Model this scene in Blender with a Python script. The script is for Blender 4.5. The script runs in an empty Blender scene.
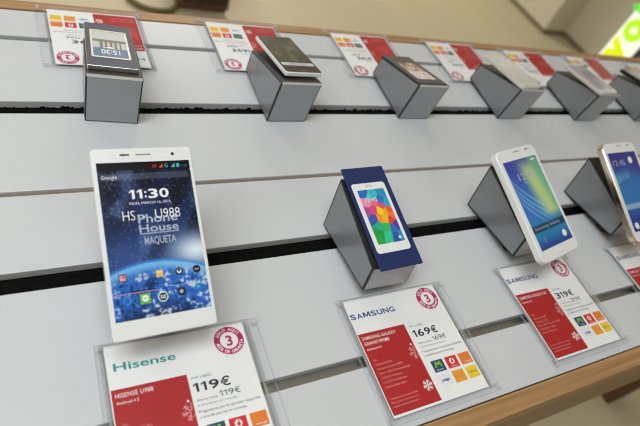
import bpy, math, random
from mathutils import Matrix, Vector, noise
sc = bpy.context.scene
COL = sc.collection
PI = math.pi
R = math.radians
Z0 = 0.85                       # height of the table top above the floor
sc.view_settings.view_transform = 'Standard'
sc.view_settings.look = 'None'
sc.view_settings.gamma = 1.0
sc.view_settings.use_curve_mapping = False
sc.view_settings.exposure = -1.05


# ---------------------------------------------------------------- materials
def lin(c):
    return tuple(((v / 255) / 12.92 if v / 255 <= .04045 else ((v / 255 + .055) / 1.055) ** 2.4) for v in c)


def new_mat(name):
    m = bpy.data.materials.new(name)
    m.use_nodes = True
    nt = m.node_tree
    return m, nt, nt.nodes['Principled BSDF']


def mat(name, rgb, rough=.5, metal=0.0, spec=.5, coat=0.0, noise_scale=None, noise_amt=.05):
    m, nt, b = new_mat(name)
    c = lin(rgb) + (1,)
    b.inputs['Base Color'].default_value = c
    b.inputs['Roughness'].default_value = rough
    b.inputs['Metallic'].default_value = metal
    b.inputs['Specular IOR Level'].default_value = spec
    b.inputs['Coat Weight'].default_value = coat
    if noise_scale:
        tc = nt.nodes.new('ShaderNodeTexCoord')
        n = nt.nodes.new('ShaderNodeTexNoise')
        n.inputs['Scale'].default_value = noise_scale
        n.inputs['Detail'].default_value = 4
        rp = nt.nodes.new('ShaderNodeValToRGB')
        rp.color_ramp.elements[0].position = .3
        rp.color_ramp.elements[1].position = .7
        rp.color_ramp.elements[0].color = tuple(v * (1 - noise_amt) for v in c[:3]) + (1,)
        rp.color_ramp.elements[1].color = tuple(min(1, v * (1 + noise_amt)) for v in c[:3]) + (1,)
        nt.links.new(tc.outputs['Object'], n.inputs['Vector'])
        nt.links.new(n.outputs['Fac'], rp.inputs['Fac'])
        nt.links.new(rp.outputs['Color'], b.inputs['Base Color'])
    return m


def wood_mat(name, c1, c2, rough=.45, stretch=(1.2, 60, 60)):
    m, nt, b = new_mat(name)
    tc = nt.nodes.new('ShaderNodeTexCoord')
    mp = nt.nodes.new('ShaderNodeMapping')
    mp.inputs['Scale'].default_value = stretch
    n = nt.nodes.new('ShaderNodeTexNoise')
    n.inputs['Scale'].default_value = 4
    n.inputs['Detail'].default_value = 6
    n.inputs['Roughness'].default_value = .6
    rp = nt.nodes.new('ShaderNodeValToRGB')
    rp.color_ramp.elements[0].position = .32
    rp.color_ramp.elements[1].position = .68
    rp.color_ramp.elements[0].color = lin(c1) + (1,)
    rp.color_ramp.elements[1].color = lin(c2) + (1,)
    nt.links.new(tc.outputs['Object'], mp.inputs['Vector'])
    nt.links.new(mp.outputs['Vector'], n.inputs['Vector'])
    nt.links.new(n.outputs['Fac'], rp.inputs['Fac'])
    nt.links.new(rp.outputs['Color'], b.inputs['Base Color'])
    b.inputs['Roughness'].default_value = rough
    return m


def acrylic_mat(name, tint, haze, gloss):
    m = bpy.data.materials.new(name)
    m.use_nodes = True
    nt = m.node_tree
    nt.nodes.clear()
    out = nt.nodes.new('ShaderNodeOutputMaterial')
    tr = nt.nodes.new('ShaderNodeBsdfTransparent')
    tr.inputs['Color'].default_value = (tint, tint, tint * 1.005, 1)
    df = nt.nodes.new('ShaderNodeBsdfDiffuse')
    df.inputs['Color'].default_value = (.85, .87, .88, 1)
    mx = nt.nodes.new('ShaderNodeMixShader')
    mx.inputs[0].default_value = haze
    gl = nt.nodes.new('ShaderNodeBsdfGlossy')
    gl.inputs['Roughness'].default_value = .06
    fr = nt.nodes.new('ShaderNodeLayerWeight')
    fr.inputs['Blend'].default_value = .5
    pw = nt.nodes.new('ShaderNodeMath')
    pw.operation = 'POWER'
    pw.inputs[1].default_value = 4
    mu = nt.nodes.new('ShaderNodeMath')
    mu.operation = 'MULTIPLY_ADD'
    mu.inputs[1].default_value = .55 * gloss
    mu.inputs[2].default_value = .035 * gloss
    m2 = nt.nodes.new('ShaderNodeMixShader')
    nt.links.new(tr.outputs[0], mx.inputs[1])
    nt.links.new(df.outputs[0], mx.inputs[2])
    nt.links.new(fr.outputs['Facing'], pw.inputs[0])
    nt.links.new(pw.outputs[0], mu.inputs[0])
    nt.links.new(mu.outputs[0], m2.inputs[0])
    nt.links.new(mx.outputs[0], m2.inputs[1])
    nt.links.new(gl.outputs[0], m2.inputs[2])
    nt.links.new(m2.outputs[0], out.inputs[0])
    return m


def emit_mat(name, rgb, strength):
    m, nt, b = new_mat(name)
    b.inputs['Base Color'].default_value = lin(rgb) + (1,)
    b.inputs['Emission Color'].default_value = lin(rgb) + (1,)
    b.inputs['Emission Strength'].default_value = strength
    b.inputs['Roughness'].default_value = .3
    return m


def picture_mat(name, rough=.12, spec=.5):
    m, nt, b = new_mat(name)
    a = nt.nodes.new('ShaderNodeVertexColor')
    a.layer_name = 'print'
    nt.links.new(a.outputs['Color'], b.inputs['Base Color'])
    b.inputs['Roughness'].default_value = rough
    b.inputs['Specular IOR Level'].default_value = spec
    return m


M = {}
M['laminate'] = mat('white_laminate', (205, 206, 209), .32, noise_scale=3, noise_amt=.015)
M['felt'] = mat('black_felt', (14, 13, 13), .95, spec=.1, noise_scale=220, noise_amt=.5)
M['aluminium'] = mat('groove_aluminium', (172, 171, 168), .28, metal=.9)
M['oak'] = wood_mat('oak_edge', (146, 108, 70), (186, 144, 100))
M['oak_shaded'] = wood_mat('oak_apron_shaded', (132, 100, 68), (156, 120, 84))  # edge oak in deeper tones: shade on the upright apron put into the colour
M['leg_wood'] = wood_mat('dark_leg_wood', (84, 50, 30), (104, 66, 42), stretch=(60, 60, 1.2))
M['stand_dark'] = mat('stand_edge_grey', (46, 46, 48), .35, metal=.4)
M['stand_side'] = mat('stand_side_grey', (140, 143, 146), .26, metal=.3, noise_scale=400, noise_amt=.04)
M['stand_front'] = mat('stand_face_silver', (166, 170, 175), .3, metal=.35, noise_scale=400, noise_amt=.04)
M['seam'] = mat('seam_brown', (136, 116, 98), .6)
M['rubber'] = mat('black_rubber', (30, 29, 29), .7)
M['chrome'] = mat('chrome', (235, 235, 235), .3, metal=1)
M['gold'] = mat('champagne_metal', (222, 212, 196), .16, metal=1)
M['white_plastic'] = mat('white_plastic', (238, 238, 238), .18, coat=.3)
M['black_plastic'] = mat('black_plastic', (22, 22, 24), .2)
M['pale_plastic'] = mat('pale_grey_plastic', (206, 203, 196), .25)
M['black'] = mat('ink_black', (28, 28, 32), .5)
M['hole'] = mat('sensor_black', (18, 18, 20), .2)
M['grille'] = mat('earpiece_grey', (120, 120, 122), .4)
M['paper'] = mat('card_white', (242, 241, 239), .6)
M['red'] = mat('card_red', (178, 20, 24), .6)
M['white_ink'] = mat('ink_white', (246, 240, 238), .6)
M['pink_ink'] = mat('ink_pale_pink', (226, 150, 148), .6)
M['teal'] = mat('ink_teal', (26, 150, 140), .6)
M['sblue'] = mat('ink_blue', (42, 74, 140), .6)
M['ink'] = mat('ink_slate', (38, 44, 56), .6)
M['grey_ink'] = mat('ink_grey', (92, 96, 104), .6)
M['cyan_ink'] = mat('ink_cyan', (58, 140, 172), .6)
M['magenta'] = mat('badge_magenta', (184, 28, 98), .5)
M['navy'] = mat('logo_navy', (26, 72, 92), .6)
M['green'] = mat('logo_green', (140, 196, 60), .6)
M['vred'] = mat('logo_red', (214, 36, 40), .6)
M['orange'] = mat('logo_orange', (232, 126, 34), .6)
M['amber'] = mat('logo_amber', (236, 160, 44), .6)
M['yellow'] = mat('logo_yellow', (244, 206, 36), .6)
M['logo_white'] = mat('logo_white', (234, 235, 238), .6)
M['bluecard'] = mat('navy_card', (30, 46, 96), .35)
M['bluecard2'] = mat('slate_card', (46, 58, 88), .35)
M['slatecard'] = mat('dark_slate_card', (58, 62, 70), .4)
M['acrylic'] = acrylic_mat('clear_acrylic', .993, .003, .22)
M['acrylic_edge'] = acrylic_mat('acrylic_edge', .97, .22, .8)
M['floor'] = mat('beige_floor', (210, 198, 168), .45, noise_scale=1.5, noise_amt=.05)
M['wall'] = mat('beige_wall', (224, 216, 198), .8, noise_scale=2, noise_amt=.02)
M['skirting'] = mat('skirting_taupe', (140, 128, 102), .5)
M['ceil'] = mat('white_ceiling', (235, 234, 230), .8)
M['dark_panel'] = mat('dark_grey_panel', (92, 96, 92), .4)
M['leather'] = mat('brown_leather', (112, 72, 44), .45, noise_scale=60, noise_amt=.25)
M['leather_dark'] = mat('dark_brown_leather', (52, 36, 24), .45)
M['strap'] = mat('olive_strap', (112, 100, 62), .6)
M['screen_a'] = picture_mat('space_wallpaper')
M['screen_pic'] = picture_mat('printed_screen', .15)
M['matte_pic'] = picture_mat('printed_picture', .35)


# ---------------------------------------------------------------- mesh building
class MB:
    def __init__(self):
        self.v, self.f, self.mi, self.mats = [], [], [], []

    def m(self, material):
        if material not in self.mats:
            self.mats.append(material)
        return self.mats.index(material)

    def add(self, verts, faces, material, T=None):
        o = len(self.v)
        for p in verts:
            p = Vector(p)
            self.v.append(tuple(T @ p if T else p))
        k = self.m(material)
        for f in faces:
            self.f.append([o + i for i in f])
            self.mi.append(k)

    def box(self, x0, x1, y0, y1, z0, z1, material, T=None, side=None):
        vs = [(x, y, z) for z in (z0, z1) for y in (y0, y1) for x in (x0, x1)]
        tb = [(0, 2, 3, 1), (4, 5, 7, 6)]
        sd = [(0, 1, 5, 4), (2, 6, 7, 3), (0, 4, 6, 2), (1, 3, 7, 5)]
        if side:
            self.add(vs, tb, material, T)
            self.add(vs, sd, side, T)
        else:
            self.add(vs, tb + sd, material, T)

    def quad(self, x0, x1, y0, y1, z, material, T=None):
        self.add([(x0, y0, z), (x1, y0, z), (x1, y1, z), (x0, y1, z)], [(0, 1, 2, 3)], material, T)

    def prism(self, prof, x0, x1, material, T=None, cap=None):
        """profile of (y, z) points, extruded along x"""
        n = len(prof)
        vs = [(x0, y, z) for y, z in prof] + [(x1, y, z) for y, z in prof]
        fs = [(i, (i + 1) % n, n + (i + 1) % n, n + i) for i in range(n)]
        self.add(vs, fs, material, T)
        self.add(vs, [tuple(reversed(range(n))), tuple(range(n, 2 * n))], cap or material, T)

    def disc(self, x, y, z, r, material, n=28, r2=None, T=None):
        if r2 is None:
            self.add([(x + r * math.cos(2 * PI * i / n), y + r * math.sin(2 * PI * i / n), z) for i in range(n)],
                     [tuple(range(n))], material, T)
        else:
            vs = []
            for i in range(n):
                a = 2 * PI * i / n
                vs += [(x + r * math.cos(a), y + r * math.sin(a), z), (x + r2 * math.cos(a), y + r2 * math.sin(a), z)]
            fs = [(2 * i + 1, 2 * i, (2 * i + 2) % (2 * n), (2 * i + 3) % (2 * n)) for i in range(n)]
            self.add(vs, fs, material, T)

    def slab(self, w, l, t, r, material, ch=.0006, T=None, z=0, side=None):
        """rounded rectangular slab centred on x, y"""
        def ring(ins, zz):
            pts = []
            for cx, cy, a0 in ((1, 1, 0), (-1, 1, 90), (-1, -1, 180), (1, -1, 270)):
                for k in range(7):
                    a = R(a0 + 15 * k)
                    rr = max(r - ins, .0001)
                    pts.append((cx * (w / 2 - r) + rr * math.cos(a), cy * (l / 2 - r) + rr * math.sin(a), zz))
            return pts
        rings = [ring(ch, z), ring(0, z + ch), ring(0, z + t - ch), ring(ch, z + t)]
        n = len(rings[0])
        vs = sum(rings, [])
        sd = [(k * n + i, k * n + (i + 1) % n, (k + 1) * n + (i + 1) % n, (k + 1) * n + i) for k in range(3) for i in range(n)]
        self.add(vs, sd, side or material, T)
        self.add(vs, [tuple(reversed(range(n))), tuple(range(3 * n, 4 * n))], material, T)

    def tube(self, pts, r, material, n=8, T=None, rz=None):
        vs, fs = [], []
        P = [Vector(p) for p in pts]
        for i, p in enumerate(P):
            d = (P[min(i + 1, len(P) - 1)] - P[max(i - 1, 0)]).normalized()
            u = d.cross(Vector((0, 0, 1)))
            u = u.normalized() if u.length > 1e-4 else Vector((1, 0, 0))
            w = u.cross(d).normalized()
            for k in range(n):
                a = 2 * PI * k / n
                vs.append(p + u * r * math.cos(a) + w * (rz or r) * math.sin(a))
        for i in range(len(P) - 1):
            for k in range(n):
                fs.append((i * n + k, i * n + (k + 1) % n, (i + 1) * n + (k + 1) % n, (i + 1) * n + k))
        fs += [tuple(reversed(range(n))), tuple(range((len(P) - 1) * n, len(P) * n))]
        self.add(vs, fs, material, T)

    def text(self, body, x, y, z, material, w=None, h=None, off=0.0, T=None, align='L', shear=0.0, spacing=1.0):
        """printed lettering: left baseline at x, y; w = full width, h = height of the capitals"""
        vs, fs, x0, x1, capd = glyphs(body, off, shear, spacing)
        sy = (h or .01) / capd
        sx = w / (x1 - x0) if w else sy
        ox = x - x0 * sx
        if align == 'C':
            ox = x - (x0 + x1) / 2 * sx
        self.add([(ox + a * sx, y + b * sy, z) for a, b in vs], fs, material, T)

    def build(self, name, parent=None, bevel=None, smooth=False, loc=None):
        me = bpy.data.meshes.new(name)
        me.from_pydata(self.v, [], self.f)
        for k in self.mats:
            me.materials.append(k)
        me.polygons.foreach_set('material_index', self.mi)
        if smooth:
            me.polygons.foreach_set('use_smooth', [True] * len(me.polygons))
        me.update()
        o = bpy.data.objects.new(name, me)
        COL.objects.link(o)
        if parent:
            o.parent = parent
        if loc:
            o.location = loc
        if bevel:
            b = o.modifiers.new('bevel', 'BEVEL')
            b.width = bevel
            b.segments = 2
            b.limit_method = 'ANGLE'
        return o


_gl = {}


def glyphs(body, off=0.0, shear=0.0, spacing=1.0):
    key = (body, off, shear, spacing)
    if key in _gl:
        return _gl[key]
    def raw(s):
        cu = bpy.data.curves.new('t', 'FONT')
        cu.body = s
        cu.size = 1
        cu.offset = off
        cu.shear = shear
        cu.space_character = spacing
        cu.resolution_u = 3
        o = bpy.data.objects.new('t', cu)
        COL.objects.link(o)
        dg = bpy.context.evaluated_depsgraph_get()
        me = o.evaluated_get(dg).to_mesh()
        vs = [(v.co.x, v.co.y) for v in me.vertices]
        fs = [tuple(p.vertices) for p in me.polygons]
        o.evaluated_get(dg).to_mesh_clear()
        bpy.data.objects.remove(o)
        bpy.data.curves.remove(cu)
        return vs, fs
    vs, fs = raw(body)
    hv, _ = raw('H') if body != 'H' else (vs, fs)
    cap = max(p[1] for p in hv)
    xs = [p[0] for p in vs]
    _gl[key] = (vs, fs, min(xs), max(xs), cap)
    return _gl[key]


def letters(m, body, x, y, w, h, material, z, off=0.0, bold=.2):
    """lettering set character by character; flagged 1s and open Ms drawn as polygons"""
    rel = {'1': .62, ':': .22, 'M': 1.25, 'I': .25}
    wd = [rel.get(c, 1.0) for c in body]
    gap = .16
    k = w / (sum(wd) + gap * (len(wd) - 1))
    for c, q in zip(body, wd):
        W = q * k
        if c == '1':
            b = bold * k * 1.05
            xr = x + W * .86
            m.add([(xr - b, y, z), (xr, y, z), (xr, y + h, z), (xr - b, y + h, z)], [(0, 1, 2, 3)], material)
            m.add([(xr - b, y + h * .99, z), (x, y + h * .80, z), (x, y + h * .64, z), (xr - b, y + h * .80, z)], [(0, 1, 2, 3)], material)
        elif c == 'M':
            b = bold * k
            for x0 in (x, x + W - b):
                m.add([(x0, y, z), (x0 + b, y, z), (x0 + b, y + h, z), (x0, y + h, z)], [(0, 1, 2, 3)], material)
            c2 = x + W / 2
            m.add([(x + b * .2, y + h, z), (c2 - b * .5, y + h * .12, z), (c2 + b * .5, y + h * .12, z), (x + b * 1.3, y + h, z)], [(0, 1, 2, 3)], material)
            m.add([(x + W - b * 1.3, y + h, z), (c2 - b * .5, y + h * .12, z), (c2 + b * .5, y + h * .12, z), (x + W - b * .2, y + h, z)], [(0, 1, 2, 3)], material)
        elif c == ':':
            r = W * .42
            for yy in (.2, .68):
                m.quad(x + W / 2 - r, x + W / 2 + r, y + h * yy - r, y + h * yy + r, z, material)
        else:
            m.text(c, x, y, z, material, w=W, h=h, off=off)
        x += W + gap * k


def tag(o, label, cat, group=None):
    o['label'] = label
    o['category'] = cat
    if group:
        o['group'] = group
    return o


def thing(name, label, cat, loc, rot=None, group=None):
    o = bpy.data.objects.new(name, None)
    o.empty_display_size = .02
    COL.objects.link(o)
    o.matrix_world = Matrix.Translation(loc) @ (rot or Matrix())
    o.location = loc
    if rot:
        o.rotation_euler = rot.to_euler()
    return tag(o, label, cat, group)


def struct(o):
    o['kind'] = 'structure'
    return o


def copy_tree(o, parent=None):
    c = o.copy()
    COL.objects.link(c)
    if parent:
        c.parent = parent
    for ch in list(o.children):
        copy_tree(ch, c)
    return c


def picture(name, w, l, nu, nv, fn, material, parent, z, r=0.0):
    """flat printed image: a fine grid with one colour per corner; u right, v down"""
    vs, cols = [], []
    for j in range(nv + 1):
        for i in range(nu + 1):
            u, v = i / nu, j / nv
            vs.append((w * (u - .5), l * (.5 - v), z))
            cols.append(lin(fn(u, v)) + (1,))
    fs = [(j * (nu + 1) + i, (j + 1) * (nu + 1) + i, (j + 1) * (nu + 1) + i + 1, j * (nu + 1) + i + 1)
          for j in range(nv) for i in range(nu)]
    me = bpy.data.meshes.new(name)
    me.from_pydata(vs, [], fs)
    me.materials.append(material)
    at = me.color_attributes.new('print', 'FLOAT_COLOR', 'POINT')
    at.data.foreach_set('color', [c for q in cols for c in q])
    o = bpy.data.objects.new(name, me)
    COL.objects.link(o)
    o.parent = parent
    return o


def add_print(o, mb):
    """append printed graphics to a picture mesh as further faces of the same mesh"""
    me = o.data
    nv = len(me.vertices)
    vs = [tuple(v.co) for v in me.vertices] + mb.v
    fs = [tuple(p.vertices) for p in me.polygons] + [[nv + i for i in f] for f in mb.f]
    cols = [0.0] * (nv * 4)
    me.color_attributes['print'].data.foreach_get('color', cols)
    base = me.materials[0]
    n0 = len(me.polygons)
    m2 = bpy.data.meshes.new(me.name)
    m2.from_pydata(vs, [], fs)
    m2.materials.append(base)
    for k in mb.mats:
        m2.materials.append(k)
    m2.polygons.foreach_set('material_index', [0] * n0 + [k + 1 for k in mb.mi])
    at = m2.color_attributes.new('print', 'FLOAT_COLOR', 'POINT')
    at.data.foreach_set('color', cols + [.5, .5, .5, 1] * len(mb.v))
    o.data = m2


def mix(a, b, t):
    t = max(0, min(1, t))
    return tuple(x + (y - x) * t for x, y in zip(a, b))


def ss(a, b, x):
    t = max(0, min(1, (x - a) / (b - a)))
    return t * t * (3 - 2 * t)


def nz(x, y, s, seed=0):
    return noise.noise(Vector((x * s + seed * 7.3, y * s - seed * 3.1, seed * 1.7)))


# ---------------------------------------------------------------- the room
WX = 3.23
f = MB(); f.box(-3, WX + .1, -3, 5, -.1, 0, M['floor']); struct(f.build('floor'))
w = MB(); w.box(-3, WX + .1, -3, 5, 2.8, 2.9, M['ceil']); struct(w.build('ceiling'))
w = MB(); w.box(WX, WX + .3, -3, 2.155, 0, 2.8, M['wall']); w.box(WX - .21, WX + .3, 2.155, 5, 0, 2.8, M['wall'])
struct(w.build('wall_right'))
w = MB(); w.box(-3.1, -3, -3, 5, 0, 2.8, M['wall']); struct(w.build('wall_left'))
w = MB(); w.box(-3.1, WX + .1, 5, 5.1, 0, 2.8, M['wall']); struct(w.build('wall_back'))
w = MB(); w.box(-3.1, WX + .1, -3.1, -3, 0, 2.8, M['wall']); struct(w.build('wall_front'))
b = MB()
for z0, z1, t, mm in ((0, .032, .008, 'skirting'), (.032, .044, .012, 'wall')):
    b.box(WX - t, WX, -3, 2.155 - t, z0, z1, M[mm])
    b.box(WX - .21 - t, WX, 2.155 - t, 2.155, z0, z1, M[mm])
    b.box(WX - .21 - t, WX - .21, 2.155, 5, z0, z1, M[mm])
struct(b.build('baseboard_right'))

# lit sign on the right wall: yoigo reading upwards
sg = thing('light_sign', 'glowing white vertical sign with yellow and green letters on the beige wall', 'sign', (WX, 1.722, .0))
m = MB(); m.box(-.074, 0, -.088, .088, .05, 1.9, M['dark_panel']); m.build('housing', sg, bevel=.003)
m = MB()
m.box(-.08, -.074, -.086, .086, .054, 1.896, emit_mat('sign_white', (246, 252, 240), 1.3))
# local frame: text x -> +z, text y -> +y, facing -x
for ch, c, z0, wd_ in (('y', (226, 242, 24), .105, .145), ('o', (190, 244, 36), .252, .130), ('i', (96, 224, 60), .398, .036), ('g', (70, 210, 90), .44, .125), ('o', (60, 200, 120), .59, .13)):
    vs, fs, x0, x1, cap = glyphs(ch, .055)
    k = wd_ / (x1 - x0)
    T = Matrix(((0, 0, -1, 0), (0, 1, 0, 0), (1, 0, 0, 0), (0, 0, 0, 1)))
    T = Matrix.Translation((-.0805, -.042, z0)) @ T
    m.add([((a - x0) * k, bb * .225, 0) for a, bb in vs], fs, emit_mat('sign_letter', c, 1.25), T)
m.build('lit_panel', sg)

# leather bag on the floor behind the table
bg = thing('leather_bag', 'brown leather bag with a strap lying on the beige floor behind the table', 'bag', (.725, 2.125, 0))
m = MB()
prof = [(-.10, .0), (-.13, .03), (-.12, .16), (-.06, .26), (.06, .26), (.12, .16), (.13, .03), (.10, .0)]
m.prism(prof, -.10, .11, M['leather']); m.build('body', bg, bevel=.02)
m = MB(); m.prism([(-.142, .05), (-.132, .16), (-.07, .268), (.02, .27), (.02, .262), (-.06, .262), (-.124, .16), (-.134, .05)], -.09, .10, M['leather_dark'])
m.build('flap', bg, bevel=.004)
m = MB(); m.box(-.012, .012, -.155, -.136, .05, .10, M['leather_dark']); m.build('buckle', bg, bevel=.003)
m = MB()
pts = []
for k in range(19):
    a = R(-60 - 220 * k / 18)
    pts.append((-.185 + .11 * math.cos(a), -.06 + .10 * math.sin(a), .014))
pts = [(-.09, -.09, .05), (-.115, -.13, .018)] + pts + [(-.09, .08, .06)]
m.tube(pts, .010, M['strap'], rz=.012); m.build('strap', bg, smooth=True)

# ---------------------------------------------------------------- display table
XL, XR = -.62, 1.60
tb = thing('display_table', 'long white slatted display table with black grooves and oak edges', 'table', (.5, .321, 0))


def tpart(mb, name, **k):
    return mb.build(name, tb, loc=(-.5, -.321, 0), **k)


slats = [(.0575, .113, 'front'), (.1225, .230, ''), (.2474, .3208, ''), (.3255, .4195, ''), (.4360, .530, ''), (.537, .5835, '')]
for y0, y1, _ in slats:
    m = MB(); m.box(XL, XR, y0, y1, Z0 - .0085, Z0, M['laminate']); tpart(m, 'slat', bevel=.0008)
for y0, y1 in ((.230, .2474), (.4195, .4360)):
    m = MB(); m.box(XL, XR, y0 - .01, y1 + .01, Z0 - .0105, Z0 - .0087, M['felt']); tpart(m, 'groove_lining')
m = MB()                        # frayed felt edge standing up against the far slat
rf = random.Random(3)
x = XL
hts = []
while x < XR:
    hts.append((x, .0004 + .0036 * rf.random() ** 2))
    x += rf.uniform(.0008, .0034)
vs = [(a, .4352, Z0 - .0088) for a, h in hts] + [(a, .4352, Z0 - .0088 + h) for a, h in hts]
n = len(hts)
vs += [(p[0], .4357, p[2]) for p in vs]
fs = []
for i in range(n - 1):
    fs += [(i, i + 1, n + i + 1, n + i), (n + i, n + i + 1, 3 * n + i + 1, 3 * n + i), (2 * n + i + 1, 2 * n + i, 3 * n + i, 3 * n + i + 1)]
m.add(vs, fs, M['felt']); tpart(m, 'felt_fringe')
for y0, y1 in ((.113, .1225), (.530, .537)):
    m = MB()
    m.box(XL, XR, y0 - .004, y1 + .004, Z0 - .0105, Z0 - .0087, M['aluminium'])
    m.box(XL, XR, y0 + .0004, y0 + .003, Z0 - .0088, Z0 - .0035, M['aluminium'])
    tpart(m, 'groove_rail')
m = MB(); m.box(XL, XR, .32085, .32545, Z0 - .0055, Z0 - .0035, M['seam']); tpart(m, 'seam_strip')
m = MB(); m.box(XL, XR, .05, .592, Z0 - .03, Z0 - .0106, M['stand_dark']); tpart(m, 'deck')
for y0, y1 in ((.040, .0565), (.5855, .602)):
    m = MB(); m.box(XL - .016, XR + .016, y0, y1, Z0 - .030, Z0 + .0004, M['oak']); tpart(m, 'edge_strip', bevel=.001)
for y0, y1 in ((.0405, .060), (.582, .6015)):
    m = MB(); m.box(XL - .016, XR + .016, y0, y1, Z0 - .17, Z0 - .0302, M['oak_shaded']); tpart(m, 'apron', bevel=.001)
for x0, x1 in ((XL - .016, XL), (XR, XR + .016)):
    m = MB(); m.box(x0, x1, .0566, .5854, Z0 - .17, Z0 + .0004, M['oak']); tpart(m, 'end_board', bevel=.001)
for x0 in (-.56, 1.50):
    for y0 in (.03, .53):
        m = MB(); m.box(x0, x0 + .09, y0 + .032, y0 + .082, 0, Z0 - .0304, M['leg_wood']); tpart(m, 'leg', bevel=.002)


# ---------------------------------------------------------------- phone stands
SWID, SD, SH0, SH1 = .048, .0845, .0285, .0580
PROF = [(0, 0), (SD, 0), (SD, SH1), (0, SH0)]


def stand_matrix(x, y, z, tilt, back):
    """front stands: x, y, z of the lower left front corner; back ones stand turned half round"""
    if back:
        return Matrix.Translation((x + SWID, y, z)) @ Matrix.Rotation(PI, 4, 'Z') @ Matrix.Rotation(R(-tilt), 4, 'X')
    return Matrix.Translation((x, y, z)) @ Matrix.Rotation(R(-tilt), 4, 'X')


def inset(prof, d):
    n = len(prof)
    out = []
    for i in range(n):
        p0, p1, p2 = Vector(prof[i - 1]), Vector(prof[i]), Vector(prof[(i + 1) % n])
        e1, e2 = (p1 - p0).normalized(), (p2 - p1).normalized()
        n1, n2 = Vector((-e1.y, e1.x)), Vector((-e2.y, e2.x))
        bis = (n1 + n2)
        bis = bis / bis.dot(n1) * d
        out.append((p1.x + bis.x, p1.y + bis.y))
    return out


def make_stand(tilt, z):
    root = thing('phone_stand', 'grey stand', 'phone stand', (0, 0, 0))
    m = MB(); m.prism(PROF, 0, SWID, M['stand_dark']); m.build('body', root, bevel=.0007)
    ip = inset(PROF, .0019)
    for x0, x1 in ((-.0004, .001), (SWID - .001, SWID + .0004)):
        m = MB(); m.prism(ip, x0, x1, M['stand_side']); m.build('side_panel', root)
    m = MB(); m.box(.0012, SWID - .0012, -.0004, .001, .0012, SH0 - .0012, M['stand_front']); m.build('low_face', root)
    m = MB(); m.box(.0012, SWID - .0012, SD - .001, SD + .0004, .0012, SH1 - .0012, M['stand_front']); hf = m.build('high_face', root)
    # polished lip along the top of the high face
    m = MB(); m.box(.0005, SWID - .0005, SD - .001, SD + .0007, SH1 - .0022, SH1 - .0002, M['chrome']); m.build('lip', hf)
    # rubber foot that lifts the low end: reaches from the underside to the table
    t = R(tilt)
    m = MB()
    pr = []
    for v in (.016, .028):
        pr.append((v, (-(z + .0) + v * math.sin(t) + .0003) / math.cos(t)))
    m.prism([pr[0], pr[1], (.028, 0.0002), (.016, .0002)], .010, SWID - .010, M['rubber'])
    m.build('foot', root)
    return root


FT, FZ, BT, BZ = 8.2, .0126, 4.0, .0063
stand_f = make_stand(FT, FZ)
stand_b = make_stand(BT, BZ)
used = set()


def place_stand(x, y, back, label, phone=None, yaw=0):
    src = stand_b if back else stand_f
    o = src if id(src) not in used else copy_tree(src)
    used.add(id(src))
    if o is not src:
        for ch in [c for c in o.children if c.name.startswith('security_pad')]:
            bpy.data.objects.remove(ch)
    Mx = stand_matrix(x, Z0 * 0 + y, Z0 + (BZ if back else FZ), BT if back else FT, back)
    if yaw:
        pv = Vector((x, y - (SD if back else 0), 0))
        Mx = Matrix.Translation(pv) @ Matrix.Rotation(R(yaw), 4, 'Z') @ Matrix.Translation(-pv) @ Mx
    o.location = Mx.to_translation()
    o.rotation_euler = Mx.to_euler()
    tag(o, label, 'phone stand', 'grey phone stands facing the far side' if back else 'grey phone stands facing the near side')
    if phone:
        # a pad between the sloping top of the stand and the phone's back
        Pm, th = phone
        inv = Mx.inverted()
        m = MB()
        n = 16
        top, bot = [], []
        nrm = Pm.to_3x3() @ Vector((0, 0, 1))
        o0 = Pm.to_translation()
        c = Mx @ Vector((SWID / 2, SD / 2, (SH0 + SH1) / 2))
        for i in range(n):
            a = 2 * PI * i / n
            px, py = c.x + .013 * math.cos(a), c.y + .013 * math.sin(a)
            zp = o0.z - (nrm.x * (px - o0.x) + nrm.y * (py - o0.y)) / nrm.z - .0001
            q = inv @ Vector((px, py, zp))
            top.append(tuple(q))
            bot.append((q.x, q.y, SH0 + (SH1 - SH0) * q.y / SD + .0001))
        vs = top + bot
        fs = [tuple(range(n)), tuple(reversed(range(n, 2 * n)))] + [(i, n + i, n + (i + 1) % n, (i + 1) % n) for i in range(n)]
        m.add(vs, fs, M['rubber'])
        m.build('security_pad', o)
    return o


# ---------------------------------------------------------------- phones and picture cards
def pose(x, y, z, w, l, tilt, yaw, th, back=False):
    """x, y, z: lower left corner of the front face as the customer at the near side sees it"""
    Rm = Matrix.Rotation(R(yaw), 4, 'Z') @ Matrix.Rotation(R(tilt), 4, 'X')
    c = Vector((x, y, z + Z0)) + Rm.to_3x3() @ Vector((w / 2, l / 2, -th))
    if back:
        Rm = Rm @ Matrix.Rotation(PI, 4, 'Z')
    return Matrix.Translation(c) @ Rm


def place_empty(name, label, cat, Pm, group=None):
    return thing(name, label, cat, Pm.to_translation(), Pm.to_3x3().to_4x4(), group)


# --- big white phone with the space wallpaper
A = dict(x=.042, y=.158, z=.040, w=.069, l=.131, tilt=24.9, yaw=0, th=.0085)
PA = pose(**A)


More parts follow.
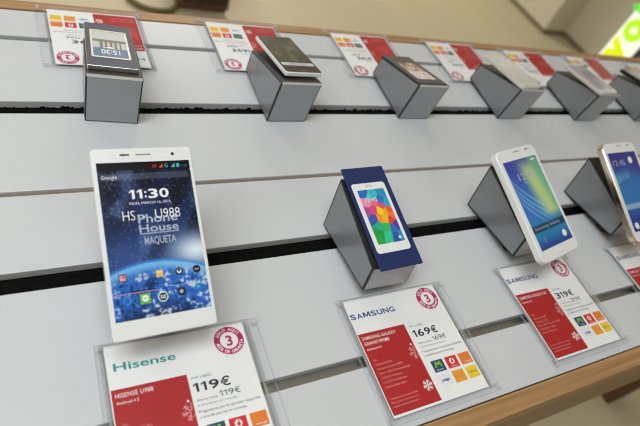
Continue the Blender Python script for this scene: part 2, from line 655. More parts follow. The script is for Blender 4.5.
def build_phone_a():
    w, l, th = A['w'], A['l'], A['th']
    root = place_empty('smartphone', 'large white smartphone with starry earth wallpaper showing 11:30', 'phone', PA, 'smartphones on the near row')
    m = MB(); m.slab(w, l, th, .0022, M['white_plastic'], .0005); m.build('body', root)
    sw, sl = w * .925, l * .828
    yc = l * (.5 - (.078 + .906) / 2)
    so = bpy.data.objects.new('screen', None)
    rs = random.Random(7)
    def img(u, v):
        # night sky
        c = mix((16, 22, 50), (48, 78, 142), ss(.02, .75, v + .25 * nz(u, v, 3, 1)))
        c = mix(c, (96, 128, 178), .45 * ss(.05, .5, nz(u + v * .6, v - u * .4, 5, 2) + .2 * nz(u, v, 14, 5)) * (1 - ss(.55, .7, v)))
        c = mix(c, (10, 12, 26), .7 * ss(.15, .5, nz(u * 1.2 + v, v, 4, 9)) * (1 - ss(.5, .7, v)))
        if v < .70 and rs.random() < .022 + .05 * ss(.1, .5, nz(u + v * .6, v - u * .4, 5, 2)):
            c = mix(c, (206, 220, 244), rs.uniform(.15, .6))
        # glow of the sun over the rim on the right
        g = math.exp(-(((u - .93) / .26) ** 2 + ((v - .615) / .10) ** 2))
        c = mix(c, (226, 240, 250), g)
        # the earth
        d = math.hypot((u - .47) * .575, v - 1.34) - .675
        if d < .05:
            rim = math.exp(-(max(d, 0) / .016) ** 2)
            c = mix(c, (74, 148, 226), rim)
        if d < 0:
            k = min(1, -d / .34)
            e = mix((120, 190, 244), (44, 104, 196), ss(0, .25, k))
            e = mix(e, (22, 38, 76), ss(.55, 1.1, k))
            cl = .5 * nz(u, v * 1.75, 5, 6) + .8 * nz(u * .8, v * 1.9, 14, 7) + .7 * nz(u, v * 1.75, 34, 3) + .45 * (u - .5)
            e = mix(e, (226, 234, 244), .85 * ss(.12, .6, cl) * ss(.02, .2, k))
            e = mix(e, (20, 34, 60), .7 * ss(.15, .55, -cl) * ss(.05, .3, k))
            c = mix(e, (200, 230, 250), .5 * g)
        if v < .055:
            c = mix(c, (10, 10, 16), .85)
        if .078 < v < .118 and .02 < u < .965:
            c = mix(c, (132, 140, 160), .38)
        return c
    bpy.data.objects.remove(so)
    s = picture('screen', sw, sl, 110, 190, img, M['screen_a'], root, 0)
    g = MB()
    z1, z2 = .00010, .00018
    X = lambda u: sw * (u - .5)
    Y = lambda v: sl * (.5 - v)
    wt = mat('screen_white', (244, 246, 250), .3)
    lg = mat('screen_grey', (176, 186, 206), .3)
    rd = mat('screen_red', (222, 58, 50), .3)
    cy = mat('screen_cyan', (60, 190, 205), .3)
    bl = mat('screen_blue', (40, 120, 200), .3)
    dk = mat('screen_dark', (26, 30, 40), .3)
    gn = mat('screen_green', (110, 190, 50), .3)
    og = mat('screen_orange', (240, 190, 90), .3)
    pk = mat('screen_pink', (214, 150, 200), .3)
    g.text('Google', X(.035), Y(.108), z1, wt, w=sw * .16, h=sl * .022)
    g.text('H', X(.585), Y(.045), z1, rd, h=sl * .024)
    g.add([(X(.65), Y(.045), z1), (X(.695), Y(.045), z1), (X(.695), Y(.018), z1)], [(0, 1, 2)], rd)
    g.text('G', X(.715), Y(.045), z1, cy, h=sl * .024)
    g.add([(X(.785), Y(.045), z1), (X(.83), Y(.045), z1), (X(.83), Y(.018), z1)], [(0, 1, 2)], cy)
    g.quad(X(.85), X(.88), Y(.046), Y(.020), z1, cy)
    g.text('11:30', X(.90), Y(.045), z1, bl, w=sw * .07, h=sl * .015)
    letters(g, '11:30', X(.297), Y(.247), sw * .42, sl * .060, wt, z1, .022, .26)
    g.text('MON, MARCH 16, 2015', X(.285), Y(.285), z1, wt, w=sw * .44, h=sl * .016)
    g.text('Phone', X(.352), Y(.408), z1, lg, w=sw * .42, h=sl * .056, off=.014)
    g.text('House', X(.352), Y(.468), z1, lg, w=sw * .42, h=sl * .05, off=.014)
    g.quad(X(.35), X(.77), Y(.481), Y(.475), z1, lg)
    g.text('MAQUETA', X(.39), Y(.548), z1, lg, w=sw * .335, h=sl * .046, off=.012)
    g.text('HS', X(.20), Y(.386), z2, wt, w=sw * .125, h=sl * .062, off=-.008)
    g.text('-', X(.40), Y(.386), z2, wt, h=sl * .05, off=-.008)
    g.text('U988', X(.54), Y(.386), z2, wt, w=sw * .27, h=sl * .062, off=-.008)
    # icons
    def tile(u, v, r, mm, zz=z1):
        g.quad(X(u) - r, X(u) + r, Y(v) - r, Y(v) + r, zz, mm)
    tile(.121, .74, .0026, dk); tile(.121, .74, .0020, pk, z2); tile(.105, .748, .0009, og, .00024); tile(.133, .733, .0008, rd, .00024)
    for du, dv in ((-.03, -.012), (.02, -.012), (-.03, .012), (.025, .012)):
        tile(.324 + du, .747 + dv, .0010, lg)
    tile(.496, .741, .0024, og); g.quad(X(.463), X(.529), Y(.734), Y(.729), z2, wt)
    g.disc(X(.705), Y(.744), z1, .0028, dk); g.disc(X(.705), Y(.742), z2, .0016, wt); g.disc(X(.705), Y(.737), .00024, .0010, dk)
    g.disc(X(.897), Y(.744), z1, .0028, dk); g.quad(X(.875), X(.919), Y(.748), Y(.741), z2, lg)
    g.disc(X(.14), Y(.882), z1, .0030, bl, r2=.0016)
    tile(.318, .883, .0034, gn); g.disc(X(.318), Y(.881), z2, .0022, wt); g.quad(X(.295), X(.341), Y(.884), Y(.878), .00024, gn)
    g.disc(X(.5), Y(.888), z1, .0034, wt, r2=.0028); g.disc(X(.5), Y(.888), z1, .0028, dk)
    for i in range(3):
        for j in range(2):
            g.quad(X(.5) - .0016 + i * .0012, X(.5) - .0008 + i * .0012, Y(.888) - .0011 + j * .0013, Y(.888) - .0002 + j * .0013, z2, wt)
    tile(.70, .872, .0026, dk); g.disc(X(.70), Y(.872), z2, .0013, lg)
    g.disc(X(.891), Y(.862), z1, .0027, bl); g.disc(X(.885), Y(.858), z2, .0012, cy)
    g.quad(X(.03), X(.47), Y(.842), Y(.838), z1, pk)
    g.quad(X(.60), X(.93), Y(.832), Y(.829), z1, lg)
    add_print(s, g)
    s.location = (0, yc, th + .0001)
    m = MB(); m.slab(w * .095, l * .0085, .0002, .0004, M['hole'], .00005); m.build('sensor', root, loc=(w * (.317 - .5), l * .5 - l * .037, th))
    m = MB(); m.slab(w * .15, l * .006, .0002, .0003, M['grille'], .00005); m.build('earpiece', root, loc=(0, l * .5 - l * .037, th))
    m = MB(); m.disc(0, 0, .0002, .0011, M['hole']); m.build('camera_lens', root, loc=(w * .30, l * .5 - l * .039, th))
    return root


build_phone_a()


def std_phone(label, P, body, frame, img, gfx, nu=44, nv=78, fr=(.075, .925, .105, .895), back=False, round_=.008, material=None,
              home=True, group='smartphones on the near row'):
    w, l, th = P['w'], P['l'], P['th']
    Pm = pose(back=back, **P)
    root = place_empty('smartphone', label, 'phone', Pm, group)
    m = MB(); m.slab(w, l, th, round_, frame, .0009); fra = m.build('frame', root)
    m = MB(); m.slab(w - .0016, l - .0016, .0005, round_ - .0008, body, .0002); gla = m.build('front_glass', root, loc=(0, 0, th - .0001))
    u0, u1, v0, v1 = fr
    sw, sl = w * (u1 - u0), l * (v1 - v0)
    s = picture('screen', sw, sl, nu, nv, img, material or M['screen_pic'], root, 0)
    if gfx:
        g = MB(); gfx(g, sw, sl); add_print(s, g)
    s.location = (0, l * (.5 - (v0 + v1) / 2), th + .0005)
    if home:
        m = MB(); m.slab(w * .22, l * .032, .0004, l * .0155, frame, .0001); m.slab(w * .205, l * .027, .0003, l * .013, body, .0001, z=.0003)
        m.build('home_button', gla, loc=(0, -l * .449, .0003))
    m = MB(); m.slab(w * .16, l * .008, .0003, .0004, M['grille'], .0001); m.build('earpiece', gla, loc=(0, l * .465, .0004))
    m = MB(); m.disc(0, 0, .0007, .0012, M['hole']); m.disc(.0045, 0, .0007, .0007, M['hole']); m.build('front_camera', gla, loc=(w * .25, l * .465, .0001))
    m = MB(); m.box(-w / 2 - .0004, -w / 2 + .0006, l * .12, l * .30, th * .35, th * .65, frame); m.build('volume_key', fra)
    return root, (Pm, th)


scr_w = mat('print_white', (240, 243, 248), .3)
scr_s = mat('print_silver', (170, 180, 200), .3)
scr_d = mat('print_dark', (34, 44, 62), .3)
scr_b = mat('print_blue', (84, 122, 160), .3)


def img_f2(u, v):
    c = mix((66, 74, 168), (58, 120, 200), ss(0, .5, v))
    d = u - .42 + (v - .35) * -.35
    c = mix(c, (190, 214, 146), ss(-.12, .22, d) * (1 - ss(.34, .7, d) * .5) * (1 - ss(.62, .80, v)) * ss(-.05, .18, v))
    c = mix(c, (112, 190, 150), .7 * ss(.3, .5, d) * (1 - ss(.6, .8, v)))
    a = v - .25 - .55 * (u ** .7)
    for k in (-.08, .0, .07, .15):
        c = mix(c, (160, 215, 236), .55 * math.exp(-((a - k) / .018) ** 2) * (1 - ss(.6, .85, u)))
    c = mix(c, (40, 130, 186), ss(.62, .78, v))
    c = mix(c, (36, 70, 150), ss(.85, 1, v))
    if .735 < v < .82:
        c = mix(c, (24, 44, 66), .75)
    return c


def gfx_f2(g, sw, sl):
    X = lambda u: sw * (u - .5)
    Y = lambda v: sl * (.5 - v)
    g.text('12:45', X(.25), Y(.235), .0001, scr_s, w=sw * .5, h=sl * .075)
    g.text('Thu, 12 June', X(.33), Y(.28), .0001, scr_s, w=sw * .34, h=sl * .02)
    g.text('Samsung Galaxy', X(.06), Y(.785), .0001, scr_s, w=sw * .78, h=sl * .03)
    g.disc(X(.82), Y(.915), .0001, sw * .065, scr_w)
    g.disc(X(.22), Y(.90), .0001, sw * .05, scr_b)
    g.quad(X(.80), X(.93), Y(.045), Y(.03), .0001, scr_w)


def img_f3(u, v):
    c = mix((52, 52, 140), (44, 120, 190), ss(.05, .5, v + .1 * nz(u, v, 3, 3)))
    c = mix(c, (130, 200, 220), .6 * ss(.1, .5, nz(u, v * 1.5, 3.5, 8)) * ss(.15, .4, v) * (1 - ss(.55, .75, v)))
    c = mix(c, (36, 54, 150), ss(.62, .9, v))
    if .66 < v < .72:
        c = mix(c, (210, 224, 235), .6)
    return c


def gfx_f3(g, sw, sl):
    X = lambda u: sw * (u - .5)
    Y = lambda v: sl * (.5 - v)
    g.text('12:45', X(.08), Y(.17), .0001, scr_s, w=sw * .42, h=sl * .07)
    g.disc(X(.72), Y(.11), .0001, sw * .075, scr_w)
    for k in range(4):
        g.disc(X(.14 + .24 * k), Y(.93), .0001, sw * .07, (scr_w, scr_b, scr_w, scr_s)[k])


F2 = dict(x=.445, y=.150, z=.0435, w=.0686, l=.123, tilt=20.9, yaw=10, th=.0080)
F3 = dict(x=.612, y=.155, z=.040, w=.068, l=.124, tilt=23, yaw=2, th=.0080)
_, pf2 = std_phone('white smartphone with blue and yellow-green streaked wallpaper, third device of the near row', F2, M['white_plastic'], M['white_plastic'], img_f2, gfx_f2)
_, pf3 = std_phone('white smartphone with champagne metal rim at the right photo edge', F3, M['white_plastic'], M['gold'], img_f3, gfx_f3, round_=.009)


def img_dark(u, v):
    c = mix((26, 30, 30), (74, 76, 58), ss(-.2, .5, nz(u, v, 5, 11)))
    c = mix(c, (120, 124, 96), .5 * ss(.2, .6, nz(u, v, 9, 12)))
    if v < .10 or v > .94:
        c = (16, 18, 24)
    if .10 < v < .19:
        c = (196, 200, 206)
    return c


def gfx_dark(g, sw, sl):
    g.text('GALAXY', -sw * .3, sl * .335, .0001, scr_d, w=sw * .6, h=sl * .04)


def img_pale(u, v):
    c = mix((198, 196, 190), (222, 220, 212), ss(0, 1, v))
    if v > .70:
        c = mix(c, (150, 148, 142), .5 * ss(0, .4, nz(u, v, 14, 4)))
    return c


def img_purple(u, v):
    return mix((150, 140, 156), (176, 168, 172), ss(-.4, .4, nz(u, v, 4, 8)))


def img_deep(u, v):
    return mix((40, 38, 46), (84, 62, 66), ss(-.3, .4, nz(u, v, 4, 18)))


B2 = dict(x=.252, y=.416, z=.0615, w=.045, l=.093, tilt=-11.5, yaw=0, th=.0052)
B4 = dict(x=.608, y=.405, z=.0620, w=.042, l=.088, tilt=-6, yaw=4, th=.0050)
B5 = dict(x=.776, y=.398, z=.0620, w=.045, l=.084, tilt=-6, yaw=3, th=.0050)
B6 = dict(x=.944, y=.405, z=.0620, w=.044, l=.088, tilt=-11, yaw=0, th=.0060)
GB = 'smartphones on the far row'
_, pb2 = std_phone('white-sided smartphone with black front and dark green screen on the far row', B2, M['black_plastic'], M['white_plastic'], img_dark, gfx_dark, back=True,
                   round_=.003, fr=(.07, .93, .09, .91), home=False, group=GB)
_, pb4 = std_phone('pale smartphone with a light grey screen on the far row', B4, M['pale_plastic'], M['pale_plastic'], img_pale, None, back=True,
                   round_=.006, home=False, group=GB)
_, pb5 = std_phone('smartphone with a grey-violet screen and pale rim near the right end of the far row', B5, M['pale_plastic'], M['pale_plastic'], img_purple, None, back=True,
                   round_=.006, home=False, group=GB)
_, pb6 = std_phone('dark smartphone cut by the right photo edge on the far row', B6, M['black_plastic'], M['black_plastic'], img_deep, None, back=True,
                   round_=.006, home=False, group=GB)


# --- printed picture cards lying on stands
def img_poly(u, v):
    rnd = [(.2, .06, (40, 110, 190)), (.5, .10, (60, 190, 200)), (.85, .07, (36, 150, 190)), (.18, .24, (240, 150, 180)), (.30, .38, (228, 70, 130)),
           (.46, .24, (236, 110, 150)), (.72, .22, (50, 120, 200)), (.90, .28, (40, 170, 210)), (.55, .42, (250, 214, 40)), (.72, .44, (246, 170, 30)),
           (.86, .42, (240, 90, 60)), (.62, .56, (250, 190, 30)), (.44, .55, (250, 150, 50)), (.80, .60, (226, 70, 60)), (.20, .55, (60, 90, 170)),
           (.30, .68, (40, 180, 140)), (.55, .72, (60, 190, 90)), (.78, .76, (50, 110, 200)), (.20, .82, (30, 160, 70)), (.48, .88, (50, 200, 150)),
           (.75, .92, (40, 90, 170)), (.92, .70, (90, 60, 160)), (.08, .40, (170, 80, 160)), (.95, .92, (40, 150, 200)), (.08, .95, (40, 170, 80)),
           (.34, .14, (96, 200, 220)), (.66, .32, (230, 80, 110)), (.93, .52, (250, 120, 60))]
    return min(rnd, key=lambda q: (q[0] - u) ** 2 + ((q[1] - v) * 1.6) ** 2)[2]


def img_temple(u, v):
    c = mix((188, 198, 206), (214, 214, 206), v)
    if .15 < u < .85 and .10 < v < .56:
        c = (206, 200, 186) if int(u * 14) % 2 else (110, 112, 116)
    if math.hypot((u - .5) * .6, v - .28) < .10:
        c = (240, 236, 220)
    if .56 < v < .66:
        c = (120, 122, 110)
    if v < .12:
        c = (70, 80, 104)
    if v > .66:
        c = (206, 210, 212)
    return c


def img_pink(u, v):
    c = mix((196, 170, 156), (116, 90, 82), ss(-.25, .35, nz(u, v, 7, 21)))
    if v < .45:
        c = mix((232, 224, 222), (206, 176, 180), ss(-.2, .5, nz(u, v, 12, 22)))
    return c


def picture_card(label, P, base, fr, img, gfx, back, name='picture_card', edge=None, phone_face=None):
    Pm = pose(back=back, **P)
    w, l, th = P['w'], P['l'], P['th']
    root = place_empty(name, label, 'picture card', Pm)
    m = MB(); m.slab(w, l, th, .0008, base, .0002, side=edge); m.build('backing', root)
    u0, u1, v0, v1 = fr
    cy = l * (.5 - (v0 + v1) / 2)
    cx = w * ((u0 + u1) / 2 - .5)
    z = th
    if phone_face:
        a0, a1, b0, b1 = phone_face
        m = MB(); pw_, pl_ = w * (a1 - a0), l * (b1 - b0)
        m.slab(pw_, pl_, .0002, .0032, M['white_plastic'], .0001)
        m.slab(pw_ * .2, pl_ * .03, .00005, .0007, M['logo_white'], .00001, z=.0002, T=Matrix.Translation((0, -pl_ * .455, 0)))
        m.slab(pw_ * .14, pl_ * .007, .00005, .0003, M['grille'], .00001, z=.0002, T=Matrix.Translation((0, pl_ * .465, 0)))
        m.text('SAMSUNG', 0, pl_ * .435, .0003, M['grille'], w=pw_ * .26, h=pl_ * .012, align='C')
        m.build('printed_phone', root, loc=(w * ((a0 + a1) / 2 - .5), l * (.5 - (b0 + b1) / 2), z))
        z += .0003
    s = picture('screen_print', w * (u1 - u0), l * (v1 - v0), 60, 90, img, M['matte_pic'], root, 0)
    if gfx:
        g = MB(); gfx(g, w * (u1 - u0), l * (v1 - v0)); add_print(s, g)
    s.location = (cx, cy, z + .0001)
    return (Pm, th)


def gfx_f1(g, sw, sl):
    g.text('12:45', -sw * .34, sl * .27, .0001, scr_w, w=sw * .42, h=sl * .07, off=-.004)
    g.disc(sw * .36, -sl * .43, .0001, sw * .05, scr_w)


def gfx_b1(g, sw, sl):
    for a in (-1, 1):
        g.quad(a * sw * .53 - sw * .03, a * sw * .53 + sw * .03, -sl * .54, sl * .54, .0002, M['chrome'])
        g.quad(-sw * .56, sw * .56, a * sl * .52 - sl * .02, a * sl * .52 + sl * .02, .0002, M['chrome'])
    g.quad(-sw / 2, sw / 2, sl * .18, sl * .5, .0001, scr_b)
    g.text('15:30', -sw * .27, sl * .24, .0002, scr_w, w=sw * .54, h=sl * .16, off=.02)


def gfx_b3(g, sw, sl):
    for k in range(4):
        g.text('12:45 Thu', -sw * .35, sl * (.12 + .09 * k), .0001, M['grille'], w=sw * (.7 - .1 * (k % 2)), h=sl * .035)


F1 = dict(x=.259, y=.1745, z=.0425, w=.047, l=.1025, tilt=11.2, yaw=1.9, th=.0011)
B1 = dict(x=.0588, y=.4165, z=.0595, w=.0440, l=.112, tilt=-14.6, yaw=-6, th=.0040)
B3 = dict(x=.4310, y=.4105, z=.0580, w=.0445, l=.087, tilt=-14.6, yaw=0, th=.0020)
picture_card('navy card printed with a white phone with colourful triangle wallpaper', F1, M['bluecard'], (.165, .80, .235, .765), img_poly, gfx_f1, False,
             phone_face=(.075, .875, .165, .848))
picture_card('slate blue framed picture card with chrome edge on the leftmost far stand', B1, M['bluecard2'], (.16, .86, .20, .80), img_temple, gfx_b1, True, edge=M['chrome'])
picture_card('dark slate picture card with pinkish print on the third stand of the far row', B3, M['slatecard'], (.17, .83, .15, .74), img_pink, gfx_b3, True)

PAtup = (PA, A['th'])
place_stand(.053, .1830, False, 'grey phone stand hidden behind the large white phone with the 11:30 screen', PAtup)
place_stand(.2540, .1750, False, 'grey phone stand under the navy card with the colourful triangles')
place_stand(.4500, .1805, False, 'grey phone stand under the white phone with the streaked blue and yellow-green wallpaper', pf2)
place_stand(.6270, .1840, False, 'grey phone stand under the phone with the champagne rim', pf3)
place_stand(.0568, .4935, True, 'silver-faced phone stand under the slate blue picture card with chrome edge', yaw=-6)
place_stand(.2440, .4910, True, 'grey phone stand under the black-fronted white-sided phone in the far row', pb2)
place_stand(.4300, .4950, True, 'grey phone stand under the dark slate card with pinkish print')
place_stand(.6100, .4940, True, 'grey phone stand under the pale phone with the light grey screen', pb4)
place_stand(.7810, .4890, True, 'grey phone stand under the phone with the grey-violet screen', pb5)
place_stand(.9440, .4870, True, 'grey phone stand at the right photo edge under the dark phone', pb6)


# ---------------------------------------------------------------- price signs
CW, CH = 100.0, 104.5


def snow(m, x, y, r, material, z, clip=None):
    for k in range(6):
        a = R(60 * k + 10)
        c, s = math.cos(a), math.sin(a)
        T = Matrix.Translation((x, y, z)) @ Matrix.Rotation(a, 4, 'Z')
        def q(x0, x1, y0, y1, T=T):
            P = [T @ Vector(p) for p in ((x0, y0, 0), (x1, y0, 0), (x1, y1, 0), (x0, y1, 0))]
            if clip is not None and max(p.x for p in P) > clip:
                return
            m.add(P, [(0, 1, 2, 3)], material)
        wd = r * .07
        q(r * .1, r * .55, -wd, wd); q(r * .55, r, -wd, wd)
        for d in (.45, .75):
            for sg_ in (1, -1):
                T2 = T @ Matrix.Translation((r * d, 0, 0)) @ Matrix.Rotation(sg_ * R(55), 4, 'Z')
                q(0, r * .32, -wd * .8, wd * .8, T2)


def card_mesh(brand, model, specs, price):
    """printed card in millimetres, x right, y up from the top left corner; returned in metres, centred"""
    m = MB()
    zi = [.10, .18, .26, .34]
    m.box(0, CW, -CH, 0, -.3, 0, M['paper'])
    if brand == 'Hisense':
        m.text('Hisense', 4.5, -19, zi[0], M['teal'], w=41.5, h=5.6, off=.016)
        rx = 50.5
    else:
        letters(m, brand, 1, -18, 46, 4.9, M['sblue'], zi[0], .022, .24)
        rx = 48.6
    m.quad(.8, rx, -102.5, -32, zi[0], M['red'])
    y = -38
    for i, t in enumerate(model):
        if i == len(model) - 1:
            m.text(t, 3, y + .3, zi[1], M['white_ink'], h=2.0)
        else:
            vs, fs, x0, x1, cap = glyphs(t, .006, 0.0, 1.12)
            wn = (x1 - x0) / cap * 3.0 * .82
            m.text(t, 3, y, zi[1], M['white_ink'], w=min(wn, rx - 8), h=3.1, off=.006, spacing=1.12)
        y -= 4.9
    y = -57.5
    for t in specs:
        m.text(t, 4.5, y, zi[1], M['pink_ink'], h=1.9)
        y -= 3.9
    for k, t in enumerate(('Consulta condiciones en tienda.', 'Oferta sujeta a permanencia y', 'disponibilidad de existencias.')):
        m.text(t, 3.5, -90.5 - 3.2 * k, zi[1], M['pink_ink'], h=1.5)
    snow(m, rx - 2.4, -58.5, 6.2, M['pink_ink'], zi[1], rx)
    m.disc(rx - 3, -51, zi[1], .9, M['white_ink'], 12)
    snow(m, rx - 6, -88, 4.8, M['white_ink'], zi[1], rx)
    # price side
    m.text('PVP LIBRE:', 53, -36.6, zi[0], M['cyan_ink'], w=14.5, h=1.9)
    letters(m, price, 52.8, -46.2, 26.5, 6.5, M['ink'], zi[0], .020, .24)
    m.text('Ahora hasta', 53, -53, zi[0], M['grey_ink'], w=15, h=1.7)
    letters(m, price, 69.5, -53.2, 15, 4.2, M['grey_ink'], zi[0], .006, .17)
    m.text('si te lo llevas con contrato', 53, -56.6, zi[0], M['grey_ink'], w=28, h=1.5)
    m.text('Pregúntanos por el operador disponible', 53, -61.2, zi[0], M['grey_ink'], w=44, h=1.9, off=.004)
    m.text('y la tarifa que más te convenga.', 53, -65, zi[0], M['grey_ink'], w=33, h=1.9, off=.004)
    lx, ly = (61.8, 77, 92), (-75.3, -88.3)
    def sq(x, y, c):
        m.quad(x - 6.2, x + 6.2, y - 5.2, y + 5.2, zi[0], c)
    sq(lx[0], ly[0], M['navy'])
    g = M['green']
    x, y = lx[0], ly[0] + 1
    m.add([(x - 4, y - 2.4, zi[1]), (x - 2.6, y + 2.6, zi[1]), (x - 1.2, y + 2.6, zi[1]), (x - 2.6, y - 2.4, zi[1])], [(3, 2, 1, 0)], g)
    m.add([(x - 1.9, y + 2.6, zi[1]), (x - .6, y - .6, zi[1]), (x + .6, y - .6, zi[1]), (x - .6, y + 2.6, zi[1])], [(0, 1, 2, 3)], g)
    m.add([(x - .2, y - .6, zi[1]), (x + 1.2, y + 2.6, zi[1]), (x + 2.6, y + 2.6, zi[1]), (x + .8, y - .6, zi[1])], [(3, 2, 1, 0)], g)
    m.add([(x + 1.4, y + 2.6, zi[1]), (x + 2.4, y - 2.4, zi[1]), (x + 3.8, y - 2.4, zi[1]), (x + 2.8, y + 2.6, zi[1])], [(0, 1, 2, 3)], g)
    m.text('movistar', x, y - 5, zi[1], M['logo_white'], w=8, h=1.3, align='C')
    sq(lx[1], ly[0], M['vred'])
    m.disc(lx[1], ly[0] + .8, zi[1], 2.7, M['white_ink'])
    m.disc(lx[1] + .1, ly[0] + .3, zi[2], 1.3, M['vred'])
    m.add([(lx[1] - .9, ly[0] + .7, zi[2]), (lx[1] + .4, ly[0] + .9, zi[2]), (lx[1] + 1.2, ly[0] + 3.0, zi[2]), (lx[1] + .4, ly[0] + 3.0, zi[2])], [(0, 1, 2, 3)], M['vred'])
    m.text('vodafone', lx[1], ly[0] - 4.2, zi[1], M['logo_white'], w=7.5, h=1.2, align='C')
    sq(lx[2], ly[0], M['orange'])
    m.text('orange', lx[2] + .8, ly[0] - 3.8, zi[1], M['logo_white'], w=8, h=1.7, align='C')
    sq(lx[0], ly[1], M['logo_white'])
    m.text('yoigo', lx[0], ly[1] - .8, zi[1], M['sblue'], w=9, h=2.6, off=.03, align='C')
    sq(lx[1], ly[1], M['amber'])
    m.text('JAZZTEL', lx[1], ly[1] - .8, zi[1], M['orange'], w=9.5, h=2.0, off=.02, align='C')
    sq(lx[2], ly[1], M['yellow'])
    m.text('MÁSMÓVIL', lx[2], ly[1] - .8, zi[1], M['grey_ink'], w=10, h=1.8, align='C')
    # round guarantee badge
    bx, by = 86.5, -12.6
    m.disc(bx, by, zi[0], 11.4, M['magenta'], 40)
    m.disc(bx, by, zi[1], 6.9, M['white_ink'], 32)
    m.text('3', bx, by - 4.2, zi[2], M['magenta'], h=8.2, off=.03, align='C')
    for txt, rad, a0, a1, top in (('SÓLO AQUÍ', 8.0, 150, 30, True), ('AÑOS DE GARANTÍA', 10.4, 192, 348, False)):
        n = len(txt)
        for i, ch in enumerate(txt):
            if ch == ' ':
                continue
            a = a0 + (a1 - a0) * i / (n - 1)
            T = Matrix.Translation((bx + rad * math.cos(R(a)), by + rad * math.sin(R(a)), zi[2])) @ Matrix.Rotation(R(a - 90 if top else a + 90), 4, 'Z')
            m.text(ch, 0, 0, 0, M['white_ink'], h=2.3, off=.02, T=T, align='C')
    m.v = [((x * 1.025 - CW / 2) * .001, (y + CH / 2) * .001, z * .001) for x, y, z in m.v]
    return m


HW, HL_ = .121, .1125


def make_sign(design):
    root = thing('price_sign', 'price sign', 'price sign', (0, 0, 0))
    m = MB()
    m.box(-HW / 2, HW / 2, -HL_ / 2, HL_ / 2, 0, .0030, M['acrylic'], side=M['acrylic_edge'])
    hb = m.build('holder_base', root, bevel=.0004)
    m = MB()
    m.box(-.0580, .0520, -.0530, .0545, .0041, .0066, M['acrylic'], side=M['acrylic_edge'])
    m.box(-.0575, -.0555, -.0530, .0545, .0030, .0041, M['acrylic_edge'])
    m.box(.0500, .0515, -.0530, .0545, .0030, .0041, M['acrylic_edge'])
    m.build('holder_cover', root)
    for sx in (-1, 1):
        for sy in (-1, 1):
            m = MB()
            m.box(sx * .0575 - .0022, sx * .0575 + .0022, sy * .0525 - .0026, sy * .0525 + .0026, .0030, .0062, M['acrylic_edge'])
            m.build('clip', hb, bevel=.0004)
    c = card_mesh(*design).build('printed_card', root, loc=(-.0045, .0012, .0035))
    return root


DA = ('Hisense', ['HISENSE U988', 'Android 4.2'], ['3G', 'Pantalla 5,5" IPS', 'Cámara 13 MPX', 'Memoria 4 GB', '4 Núcleos 1,5 GHz', 'Dual SIM'], '119€')
DB = ('SAMSUNG', ['SAMSUNG GALAXY', 'GRAND PRIME', 'Android 4.4'], ['4G', 'Cámara 8 MPX', 'Cámara frontal 5 MPX', 'Mem. 1GB / Memoria 8GB', '4 CPU, 4 Núcleos', '14,4 x 7,2 x 0,86 mm', 'Batería 2600 mAh'], '169€')
DC = ('SAMSUNG', ['SAMSUNG GALAXY A5', 'Android 4.4'], ['4G', 'Cámara 13 MPX', 'Pantalla 5" HD', 'Mem. 2GB / Memoria 16GB', '4 Núcleos 1,2 GHz', 'Batería 2300 mAh'], '319€')
DD = ('SAMSUNG', ['SAMSUNG GALAXY', 'Android 4.4'], ['4G', 'Cámara 8 MPX', 'Pantalla 5" HD', 'Memoria 16GB'], '199€')
signs = {k: make_sign(d) for k, d in (('A', DA), ('B', DB), ('C', DC), ('D', DD))}
used_s = set()


def place_sign(k, x, y, back, label, yaw=0.0):
    o = signs[k] if k not in used_s else copy_tree(signs[k])
    used_s.add(k)
    o.location = (x - (.003 if back else 0), y, Z0 + .0002)
    o.rotation_euler = (0, 0, (PI if back else 0) + R(yaw))
    if back:
        o.scale = (.92, .92, .92)
    tag(o, label, 'price sign', 'price signs along the far edge' if back else 'price signs along the near edge')


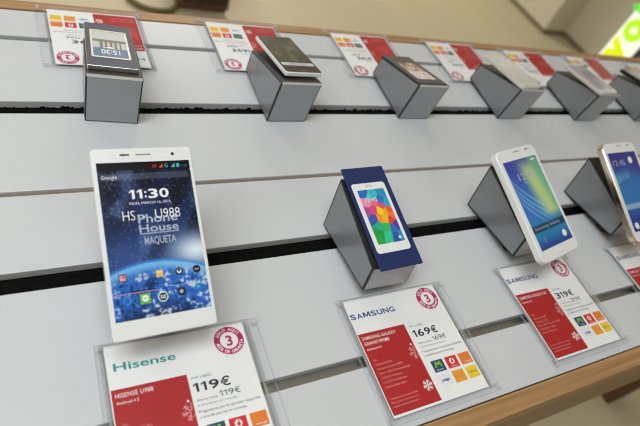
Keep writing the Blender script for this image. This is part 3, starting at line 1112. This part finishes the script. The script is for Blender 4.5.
cx0 = .0605
place_sign('A', .0925, .1190, False, 'clear price sign reading 119€ below the large white phone at bottom left', yaw=-1.0)
place_sign('B', .2895, .1180, False, 'clear price sign reading 169€ in front of the navy picture card')
place_sign('C', .4840, .1200, False, 'clear price sign reading 319€ below the phone with streaked wallpaper')
place_sign('D', .6750, .1195, False, 'clear price sign cut by the right photo edge below the champagne-rimmed phone')
for k, x, y, lab in (('A', .0870, .5380, 'price sign turned away behind the slate blue chrome-edged card at top left'),
                     ('B', .2670, .5410, 'price sign turned away, partly behind the black-fronted phone'),
                     ('C', .4510, .5410, 'price sign turned away, left of and behind the dark slate pink-print card'),
                     ('B', .6270, .5400, 'price sign turned away, behind and left of the pale phone'),
                     ('C', .7970, .5345, 'price sign turned away between the pale phone and the grey-violet phone'),
                     ('D', .9640, .5320, 'price sign turned away, behind the phone with the grey-violet screen'),
                     ('B', 1.150, .5250, 'price sign turned away at the far right end by the photo edge')):
    place_sign(k, x, y, True, lab)

# ---------------------------------------------------------------- light
def area(name, loc, sx, sy, power, col=(1, .97, .92)):
    L = bpy.data.lights.new(name, 'AREA')
    L.shape = 'RECTANGLE'
    L.size, L.size_y = sx, sy
    L.energy = power
    L.color = col
    o = bpy.data.objects.new(name, L)
    COL.objects.link(o)
    o.location = loc
    return o


area('ceiling_lamp', (-.45, .05, 2.75), 1.2, .6, 46, (.88, .95, 1.0))
area('ceiling_lamp', (-1.7, -.5, 2.75), 1.2, .6, 50, (.90, .95, 1.0))
area('ceiling_lamp', (-1.0, 2.6, 2.75), 1.2, .6, 38, (.94, .97, 1.0))
area('ceiling_lamp', (1.3, 4.3, 2.75), 1.2, .6, 92, (1, .98, .94))
wd = bpy.data.worlds.new('room')
wd.use_nodes = True
wd.node_tree.nodes['Background'].inputs[0].default_value = (.8, .82, .85, 1)
wd.node_tree.nodes['Background'].inputs[1].default_value = .3
sc.world = wd
sc.cycles.filter_width = 1.0

# ---------------------------------------------------------------- camera
cam = bpy.data.cameras.new('camera')
co = bpy.data.objects.new('camera', cam)
COL.objects.link(co)
Rw = ((0.870575, -0.364977, 0.329987), (-0.087945, -0.775278, -0.625467), (0.484113, 0.515495, -0.707036))
r_, d_, f_ = (Vector(v) for v in Rw)
mw = Matrix((( r_.x, -d_.x, -f_.x, 0), (r_.y, -d_.y, -f_.y, 0), (r_.z, -d_.z, -f_.z, .375 + Z0), (0, 0, 0, 1)))
co.matrix_world = mw
cam.sensor_width = 36
cam.sensor_fit = 'HORIZONTAL'
cam.lens = 36 * 530.12 / 640
cam.clip_start = .01
cam.dof.use_dof = True
cam.dof.focus_distance = .46
cam.dof.aperture_fstop = 6.3
sc.camera = co
